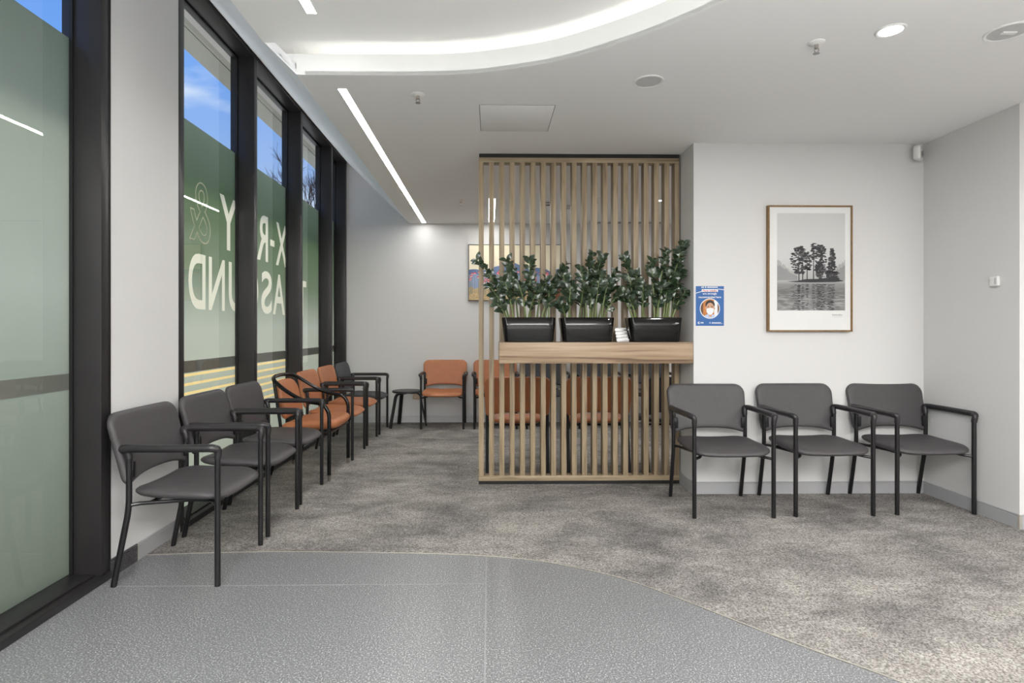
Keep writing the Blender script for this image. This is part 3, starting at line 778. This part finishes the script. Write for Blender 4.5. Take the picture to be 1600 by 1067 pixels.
for s in (-1, 1): tube(bm, [(s * w, -.245, .40), (s * .29, .17, .40)], .011, 8)
tube(bm, [(-.29, .17, .40), (.29, .17, .40)], .011, 8)
obj('seat_frame', bm, M['tube'], t)
obj('seat', cushion(.56, .50, .085, (.10, .08), .045, .006, lambda x, y, z: Vector((x, y - .045, z + .450 + .018 * (y / .25 < 0) * abs(y / .25) * .6 + .012 * (x / .28) ** 2 - .03 * max(0, y / .25)))), M['org_fab'], t, ang=80)
obj('backrest', cushion(.47, .33, .055, (.07, .10), .026, .005, lambda x, y, z: Vector((x * (1 - .05 * y / .16), .195 + (y + .16) * .22 - z - .03 * (x / .23) ** 2, .668 + y))), M['org_fab'], t, ang=80)

# ------------------------------------------------------------------ side table
t = empty('side_table', (-1.08, 7.63, .002), 0, 'small round black three-legged side table between chairs in the far corner', 'table')
obj('table_top', lathe(bmesh.new(), [(.19, .452), (.198, .456), (.198, .474), (.194, .478), (.05, .478)], seg=40), M['tabletop'], t)
for a in (math.radians(218), math.radians(124), math.radians(15)):
    c_, s_ = math.cos(a), math.sin(a); L = bend([(c_ * .03, s_ * .03, .440), (c_ * .165, s_ * .165, .440), (c_ * .25, s_ * .25, 0)], .06, 6)
    bm = bmesh.new(); rows = []; nn = Vector((-s_, c_, 0)) * .024
    for i, p in enumerate(L):
        d = (L[min(i + 1, len(L) - 1)] - L[max(i - 1, 0)]).normalized(); u = d.cross(Vector((-s_, c_, 0))).normalized() * .010
        rows.append([bm.verts.new(p + nn + u), bm.verts.new(p - nn + u), bm.verts.new(p - nn - u), bm.verts.new(p + nn - u)])
    for A, B in zip(rows, rows[1:]):
        for k in range(4): bm.faces.new((A[k], A[(k + 1) % 4], B[(k + 1) % 4], B[k]))
    bm.faces.new(rows[0][::-1]); bm.faces.new(rows[-1]); obj('leg', bm, M['tube'], t)

# ------------------------------------------------------------------ wall pictures
def flat(name, pts, y, m, parent, th=.0006):
    """flat printed shape in the XZ plane facing -Y"""
    bm = bmesh.new(); v = [bm.verts.new((a, y, b)) for a, b in pts]; f = bm.faces.new(v)
    me = bpy.data.meshes.new(name); bmesh.ops.triangulate(bm, faces=bm.faces[:]); bm.to_mesh(me); bm.free()
    return link(name, me, m, parent)
def fill(bm, pts, y, mi=0):
    v = [bm.verts.new((a, y, b)) for a, b in pts]; f = bm.faces.new(v); f.material_index = mi; return f
def ell(cx, cz, rx, rz, n=14, jit=0, rnd=None):
    return [(cx + rx * math.cos(2 * PI * k / n) * (1 + (rnd.uniform(-jit, jit) if jit else 0)), cz + rz * math.sin(2 * PI * k / n) * (1 + (rnd.uniform(-jit, jit) if jit else 0))) for k in range(n)]
def bmobj(name, bm, mats, parent):
    me = bpy.data.meshes.new(name); bm.to_mesh(me); bm.free(); return link(name, me, mats, parent)
def pmat(name, fn):
    m = bpy.data.materials.new(name); m.use_nodes = True; n = m.node_tree; p = n.nodes['Principled BSDF']; p.inputs['Roughness'].default_value = .55
    fn(n, p); return m

# framed black and white print: lake with an islet of trees
AX0, AX1, AZ0, AZ1 = 2.171, 2.835, 1.270, 2.253
aw, ah = AX1 - AX0, AZ1 - AZ0
t = empty('framed_print', ((AX0 + AX1) / 2, NY, AZ0), 0, 'large oak-framed black and white lake and pine print on the right wall', 'picture')
hw_ = aw / 2
bm = bmesh.new(); fw, fd = .012, .036
for a in ((-hw_, -hw_ + fw, 0, ah), (hw_ - fw, hw_, 0, ah), (-hw_ + fw, hw_ - fw, 0, fw), (-hw_ + fw, hw_ - fw, ah - fw, ah)): box(bm, a[0], a[1], -fd, 0, a[2], a[3], .001)
obj('picture_frame', bm, M['oak'], t)
obj('mat_board', box(bmesh.new(), -hw_ + fw, hw_ - fw, -.026, -.004, fw, ah - fw), M['paper'], t)
px0, px1, pz0, pz1 = -hw_ + .074, hw_ - .056, .165, ah - .060
pw, ph = px1 - px0, pz1 - pz0
def pr(n, p):
    tc = n.nodes.new('ShaderNodeTexCoord'); sp = n.nodes.new('ShaderNodeSeparateXYZ'); n.links.new(tc.outputs['Generated'], sp.inputs[0])
    r = n.nodes.new('ShaderNodeValToRGB'); e = r.color_ramp.elements
    cols = [(0, 150), (.12, 140), (.20, 120), (.27, 138), (.30, 168), (.34, 172), (.42, 190), (.55, 200), (1, 197)]
    e[0].position = 0; e[0].color = sr(150, 150, 149); e[1].position = 1; e[1].color = sr(197, 197, 195)
    for q_, c in cols[1:-1]: k = e.new(q_); k.color = sr(c, c, c - 1)
    n.links.new(sp.outputs[2], r.inputs[0])
    # ripples on the lower part
    mp = n.nodes.new('ShaderNodeMapping'); mp.inputs['Scale'].default_value = (6, 1, 75)
    z = n.nodes.new('ShaderNodeTexNoise'); z.inputs['Scale'].default_value = 1; z.inputs['Detail'].default_value = 4
    n.links.new(tc.outputs['Generated'], mp.inputs[0]); n.links.new(mp.outputs[0], z.inputs['Vector'])
    r2 = n.nodes.new('ShaderNodeValToRGB'); r2.color_ramp.elements[0].position = .42; r2.color_ramp.elements[1].position = .62
    r2.color_ramp.elements[0].color = (.45, .45, .45, 1); r2.color_ramp.elements[1].color = (1.25, 1.25, 1.25, 1); n.links.new(z.outputs['Fac'], r2.inputs[0])
    mr = n.nodes.new('ShaderNodeMapRange'); mr.inputs[1].default_value = .14; mr.inputs[2].default_value = .27; mr.inputs[3].default_value = .8; mr.inputs[4].default_value = 0; n.links.new(sp.outputs[2], mr.inputs[0])
    x = n.nodes.new('ShaderNodeMixRGB'); x.blend_type = 'MULTIPLY'; n.links.new(mr.outputs[0], x.inputs[0]); n.links.new(r.outputs[0], x.inputs[1]); n.links.new(r2.outputs[0], x.inputs[2])
    n.links.new(x.outputs[0], p.inputs['Base Color'])
M['printbg'] = pmat('lake_print', pr)
obj('print_sheet', box(bmesh.new(), px0, px1, -.0268, -.0255, pz0, pz1), M['printbg'], t, sm=False)
ink = [mat('print_ink_dark', sr(48, 47, 50), .6, var=(20, .1)), mat('print_ink_mid', sr(88, 88, 89), .6, var=(20, .1)), mat('print_ink_haze', sr(142, 142, 142), .6, var=(9, .07)), mat('print_ink_soft', sr(166, 166, 165), .6, var=(9, .05))]
rnd = random.Random(5)
bm = bmesh.new(); y1 = -.0272
PX = lambda u: px0 + u * pw
PZ = lambda v: pz0 + v * ph
# hazy far shore, left and right
for (a, b_, hgt) in ((0, .30, .205), (.72, 1, .20)):
    for layer, mi in ((1.0, 3), (.78, 2)):
        pts = [(PX(a), PZ(.31))]; k = 26
        for i in range(k + 1):
            u = a + (b_ - a) * i / k; fade = 1 - .75 * (i / k) if a == 0 else .25 + .75 * (i / k)
            pts.append((PX(u), PZ(.31 + hgt * layer * fade * (1 + .10 * rnd.uniform(-1, 1)))))
        pts.append((PX(b_), PZ(.31))); fill(bm, pts, y1 - (.0001 if mi == 2 else 0), mi)
y2 = -.0276
fill(bm, [(PX(.14), PZ(.298)), (PX(.30), PZ(.305)), (PX(.42), PZ(.322)), (PX(.6), PZ(.325)), (PX(.72), PZ(.335)), (PX(.80), PZ(.36)), (PX(.86), PZ(.33)), (PX(.99), PZ(.302)), (PX(.85), PZ(.292)), (PX(.5), PZ(.288)), (PX(.28), PZ(.290))], y2, 0)
def crown(u, v0, v1, wd, dens, conif=False):
    fill(bm, [(PX(u - .008), PZ(.30)), (PX(u + .008), PZ(.30)), (PX(u + .004), PZ(v1)), (PX(u - .004), PZ(v1))], y2 - .0001, 0)
    for i in range(dens):
        s = rnd.random(); v = v0 + (v1 - v0) * s
        half = wd * ((1 - s) ** .8 + .04 if conif else math.sin(PI * (.12 + .80 * s)) ** .6)
        cu = u + rnd.uniform(-1, 1) * half * .8
        fill(bm, ell(PX(cu), PZ(v), pw * rnd.uniform(.014, .034), ph * rnd.uniform(.004, .011), 8, .3, rnd), y2 - .0002 - i * 1e-7, 0 if rnd.random() < .8 else 1)
crown(.32, .38, .66, .145, 120); crown(.375, .40, .64, .06, 30); crown(.44, .42, .60, .07, 45); crown(.535, .50, .69, .055, 34)
crown(.64, .34, .67, .10, 130); crown(.62, .33, .50, .07, 60); crown(.81, .33, .64, .085, 120, True); crown(.77, .33, .45, .06, 40); crown(.86, .32, .40, .06, 30)
# broken reflections
for (u, wd, n_) in ((.32, .010, 60), (.27, .06, 60), (.375, .012, 40), (.44, .012, 44), (.535, .010, 40), (.64, .070, 200), (.79, .045, 150)):
    for i in range(n_):
        v = .27 * (1 - rnd.random() ** 1.2)
        fill(bm, ell(PX(u + rnd.uniform(-1, 1) * wd), PZ(max(.004, v)), pw * rnd.uniform(.01, .035), ph * rnd.uniform(.0015, .004), 6), y2 - .0001 - i * 1e-7, 0 if rnd.random() < .55 else 1)
bmobj('printed_islet', bm, ink, t)
me = text_mesh('lake haze', .085, .012, .01)
for v in me.vertices: v.co = Vector((px1 - .10 + v.co.x, -.0265, pz0 - .045 + v.co.y))
bpy.data.meshes.remove(me)
bm = bmesh.new(); rr = random.Random(2); xx = px1 - .10
while xx < px1 - .02:
    w_ = rr.uniform(.003, .007); box(bm, xx, xx + w_, -.0266, -.0262, pz0 - .040, pz0 - .040 + rr.uniform(.007, .011)); xx += w_ + .002
box(bm, px1 - .10, px1 - .02, -.0266, -.0262, pz0 - .0505, pz0 - .0485); obj('caption', bm, ink[3], t)

# blue mask notice
PXa, PXb, PZa, PZb = 1.617, 1.838, 1.315, 1.625
t = empty('notice_poster', ((PXa + PXb) / 2, NY, PZa), 0, 'blue face mask notice taped to the white wall beside the screen', 'poster')
pm = dict(blue=mat('poster_blue', sr(42, 96, 160), .5, var=(4, .06)), white=mat('poster_white', sr(228, 230, 232), .5, var=(4, .01)), red=mat('poster_red', sr(190, 70, 66), .5, var=(4, .01)),
          skin=mat('poster_skin', sr(196, 150, 122), .5, var=(30, .05)), hair=mat('poster_hair', sr(40, 32, 34), .5, var=(30, .1)), wood=mat('poster_orange', sr(190, 120, 56), .5, var=(30, .15)),
          shirt=mat('poster_shirt', sr(176, 196, 222), .5, var=(30, .05)), brown=mat('poster_brown', sr(100, 66, 44), .5, var=(30, .1)))
pw2 = (PXb - PXa) / 2; phh = PZb - PZa
obj('sheet', box(bmesh.new(), -pw2, pw2, -.0016, -.0002, 0, phh), pm['blue'], t, sm=False)
def ptext(s, x0, x1, z0, z1, m, y=-.0026, off=.02):
    me = text_mesh(s, x1 - x0, z1 - z0, off)
    for v in me.vertices: v.co = Vector((x0 + v.co.x, y, z0 + v.co.y))
    return link('lettering', me, m, t)
Z = lambda f: phh * (1 - f); X = lambda f: -pw2 + 2 * pw2 * f
bm = bmesh.new(); fill(bm, [(X(.21), Z(.145)), (X(.79), Z(.145)), (X(.79), Z(.075)), (X(.21), Z(.075))], -.0020)
fill(bm, [(X(0), Z(.185)), (X(.21), Z(.14)), (X(.21), Z(.125)), (X(0), Z(.17))], -.0020)
fill(bm, [(X(.79), Z(.080)), (X(1), Z(.098)), (X(1), Z(.080)), (X(.79), Z(.065))], -.0020)
bmobj('white_band', bm, pm['white'], t)
ptext('Face masks', X(.25), X(.75), Z(.138), Z(.086), pm['red'])
ptext('are strongly', X(.25), X(.75), Z(.225), Z(.165), pm['white'])
ptext('recommended here', X(.10), X(.90), Z(.30), Z(.25), pm['white'])
bm = bmesh.new(); rr = random.Random(8)
for (a, b_) in ((.20, .29), (.33, .36), (.41, .78)):
    x = a
    while x < b_:
        w_ = rr.uniform(.02, .04); fill(bm, [(X(x), Z(.045)), (X(x + w_), Z(.045)), (X(x + w_), Z(rr.uniform(.004, .014))), (X(x), Z(.010))], -.0020); x += w_ + .012
bmobj('worn_heading', bm, pm['white'], t)
ccx, ccz, rad = X(.5), Z(.565), .079
bm = bmesh.new(); fill(bm, ell(ccx, ccz, rad, rad, 40), -.0019); bmobj('white_ring', bm, pm['white'], t)
def clipc(pts, r):  # keep inside the portrait circle
    o_ = []
    for a, b_ in pts:
        d = math.hypot(a - ccx, b_ - ccz)
        if d > r: a = ccx + (a - ccx) * r / d; b_ = ccz + (b_ - ccz) * r / d
        o_.append((a, b_))
    return o_
r2_ = rad * .93
def strip(u0, u1):  # vertical slice of the circle
    N = 10; L = []
    for k in range(N + 1):
        u = u0 + (u1 - u0) * k / N; L.append((ccx + u * r2_, ccz + math.sqrt(max(0, 1 - u * u)) * r2_))
    for k in range(N, -1, -1):
        u = u0 + (u1 - u0) * k / N; L.append((ccx + u * r2_, ccz - math.sqrt(max(0, 1 - u * u)) * r2_ - 1e-5))
    return L
bm = bmesh.new()
fill(bm, strip(-.999, -.72), -.0022, 0); fill(bm, strip(-.72, .45), -.0022, 1); fill(bm, strip(.45, .82), -.0022, 2); fill(bm, strip(.82, .999), -.0022, 0)
bmobj('portrait_background', bm, [pm['brown'], pm['wood'], pm['white']], t)
por = empty  # portrait of a masked person, printed flat
bm = bmesh.new(); q_ = r2_
fill(bm, clipc([(ccx - .62 * q_, ccz - .78 * q_), (ccx - .25 * q_, ccz - .60 * q_), (ccx + .25 * q_, ccz - .60 * q_), (ccx + .6 * q_, ccz - .78 * q_), (ccx + .3 * q_, ccz - .95 * q_), (ccx, ccz - q_), (ccx - .3 * q_, ccz - .95 * q_)], r2_), -.0024, 0)
fill(bm, [(ccx - .2 * q_, ccz - .45 * q_), (ccx + .24 * q_, ccz - .45 * q_), (ccx + .2 * q_, ccz - .86 * q_), (ccx - .1 * q_, ccz - .86 * q_)], -.0025, 1)
fill(bm, ell(ccx + .02 * q_, ccz + .42 * q_, .50 * q_, .48 * q_, 24), -.0026, 2)
fill(bm, ell(ccx - .44 * q_, ccz + .02 * q_, .07 * q_, .14 * q_, 10), -.0026, 1); fill(bm, ell(ccx + .48 * q_, ccz + .02 * q_, .06 * q_, .14 * q_, 10), -.0026, 1)
fill(bm, ell(ccx + .02 * q_, ccz + .0 * q_, .44 * q_, .62 * q_, 28), -.0028, 1)
for s_ in (-.19, .21):
    fill(bm, ell(ccx + s_ * q_, ccz + .15 * q_, .09 * q_, .035 * q_, 10), -.0030, 2); fill(bm, ell(ccx + s_ * q_, ccz + .26 * q_, .12 * q_, .022 * q_, 10), -.0030, 2)
fill(bm, [(ccx - .36 * q_, ccz + .0 * q_), (ccx, ccz + .08 * q_), (ccx + .40 * q_, ccz + .0 * q_), (ccx + .38 * q_, ccz - .36 * q_), (ccx + .22 * q_, ccz - .60 * q_), (ccx, ccz - .68 * q_), (ccx - .2 * q_, ccz - .60 * q_), (ccx - .36 * q_, ccz - .36 * q_)], -.0032, 3)
bmobj('masked_portrait', bm, [pm['shirt'], pm['skin'], pm['hair'], pm['white']], t)
# footer marks: two ring logos with wordmarks
bm = bmesh.new()
for (lx, rr_) in ((.11, .042), (.51, .028)):
    R = rr_ * 2 * pw2
    for k in range(20):
        a0 = math.radians(40 + 280 * k / 20); a1 = math.radians(40 + 280 * (k + 1) / 20)
        fill(bm, [(X(lx) + R * math.cos(a0), Z(.925) + R * math.sin(a0)), (X(lx) + R * math.cos(a1), Z(.925) + R * math.sin(a1)), (X(lx) + .55 * R * math.cos(a1), Z(.925) + .55 * R * math.sin(a1)), (X(lx) + .55 * R * math.cos(a0), Z(.925) + .55 * R * math.sin(a0))], -.0022)
fill(bm, ell(X(.11), Z(.925), .012 * pw2 * 2, .012 * pw2 * 2, 10), -.0022)
rr = random.Random(4)
for (a, b_, z0, z1) in ((.17, .27, .94, .905), (.57, .88, .935, .910), (.57, .94, .950, .942)):
    x = a
    while x < b_:
        w_ = rr.uniform(.012, .03); fill(bm, [(X(x), Z(z0)), (X(x + w_), Z(z0)), (X(x + w_), Z(z1 + rr.uniform(0, .008) * (z0 - z1) / .03)), (X(x), Z(z1))], -.0022); x += w_ + .008
bmobj('footer_logo', bm, pm['white'], t)

# landscape painting on the back wall: pale sky, blue hills, field of red flowers
QX0, QX1, QZ0, QZ1 = -.282, 1.0, 1.679, 2.455
t = empty('landscape_painting', ((QX0 + QX1) / 2, YB, QZ0), 0, 'wide painting of blue hills and red flowers on the back wall behind the screen', 'painting')
w_, h_ = (QX1 - QX0) / 2, QZ1 - QZ0
bm = bmesh.new()
for a in ((-w_, -w_ + .008, 0, h_), (w_ - .008, w_, 0, h_), (-w_ + .008, w_ - .008, 0, .008), (-w_ + .008, w_ - .008, h_ - .008, h_)): box(bm, a[0], a[1], -.04, 0, a[2], a[3])
obj('picture_frame', bm, M['framedk'], t)
cv = [mat('paint_sky', sr(240, 231, 204), .6, var=(5, .03)), mat('paint_hill', sr(98, 120, 158), .6, var=(7, .15)), mat('paint_mist', sr(142, 158, 188), .6, var=(9, .10)),
      mat('paint_grass', sr(196, 172, 130), .7, var=(60, .35)), mat('paint_flower', sr(206, 84, 88), .6, var=(30, .1)), mat('paint_stalk', sr(120, 132, 120), .6, var=(30, .15)), mat('paint_brown', sr(112, 62, 34), .6, var=(20, .25)), mat('paint_petal', sr(238, 222, 222), .6, var=(30, .02))]
obj('canvas', box(bmesh.new(), -w_ + .008, w_ - .008, -.034, -.002, .008, h_ - .008), cv[0], t, sm=False)
rnd = random.Random(12); bm = bmesh.new(); cw = w_ - .009; N = 60
def hills(z): return .55 + .13 * math.exp(-((z - .45) / .17) ** 2) + .04 * math.exp(-((z - .75) / .12) ** 2) - .05 * math.exp(-((z - .89) / .05) ** 2) + .03 * (z > .92) + .01 * math.sin(z * 31)
fill(bm, [(-cw, .01)] + [(-cw + 2 * cw * i / N, h_ * hills(i / N)) for i in range(N + 1)] + [(cw, .01)], -.0345, 1)
fill(bm, [(-cw, .01)] + [(-cw + 2 * cw * i / N, h_ * (.46 + .02 * math.sin(i * .5))) for i in range(N + 1)] + [(cw, .01)], -.0349, 2)
fill(bm, [(-cw, .01)] + [(-cw + 2 * cw * i / N, h_ * (.24 + .035 * rnd.uniform(-1, 1))) for i in range(N + 1)] + [(cw, .01)], -.0353, 3)
fill(bm, [(cw * .72, .01), (cw * .70, h_ * .20), (cw * .82, h_ * .27), (cw, h_ * .22), (cw, .01)], -.0356, 6)
for i in range(70):
    x = rnd.uniform(-.98, .96) * cw; z = h_ * rnd.uniform(.32, .52); y = -.0357 - i * 2e-6
    fill(bm, [(x - .002, h_ * .12), (x + .002, h_ * .12), (x + .0015, z), (x - .0015, z)], y, 5)
    r_ = rnd.uniform(.012, .022); fill(bm, ell(x, z, r_, r_ * .75, 9, .2, rnd), y - .0003, 4); fill(bm, ell(x, z - r_ * .3, r_ * .6, r_ * .25, 7), y - .0005, 7)
bmobj('painted_scene', bm, cv, t)
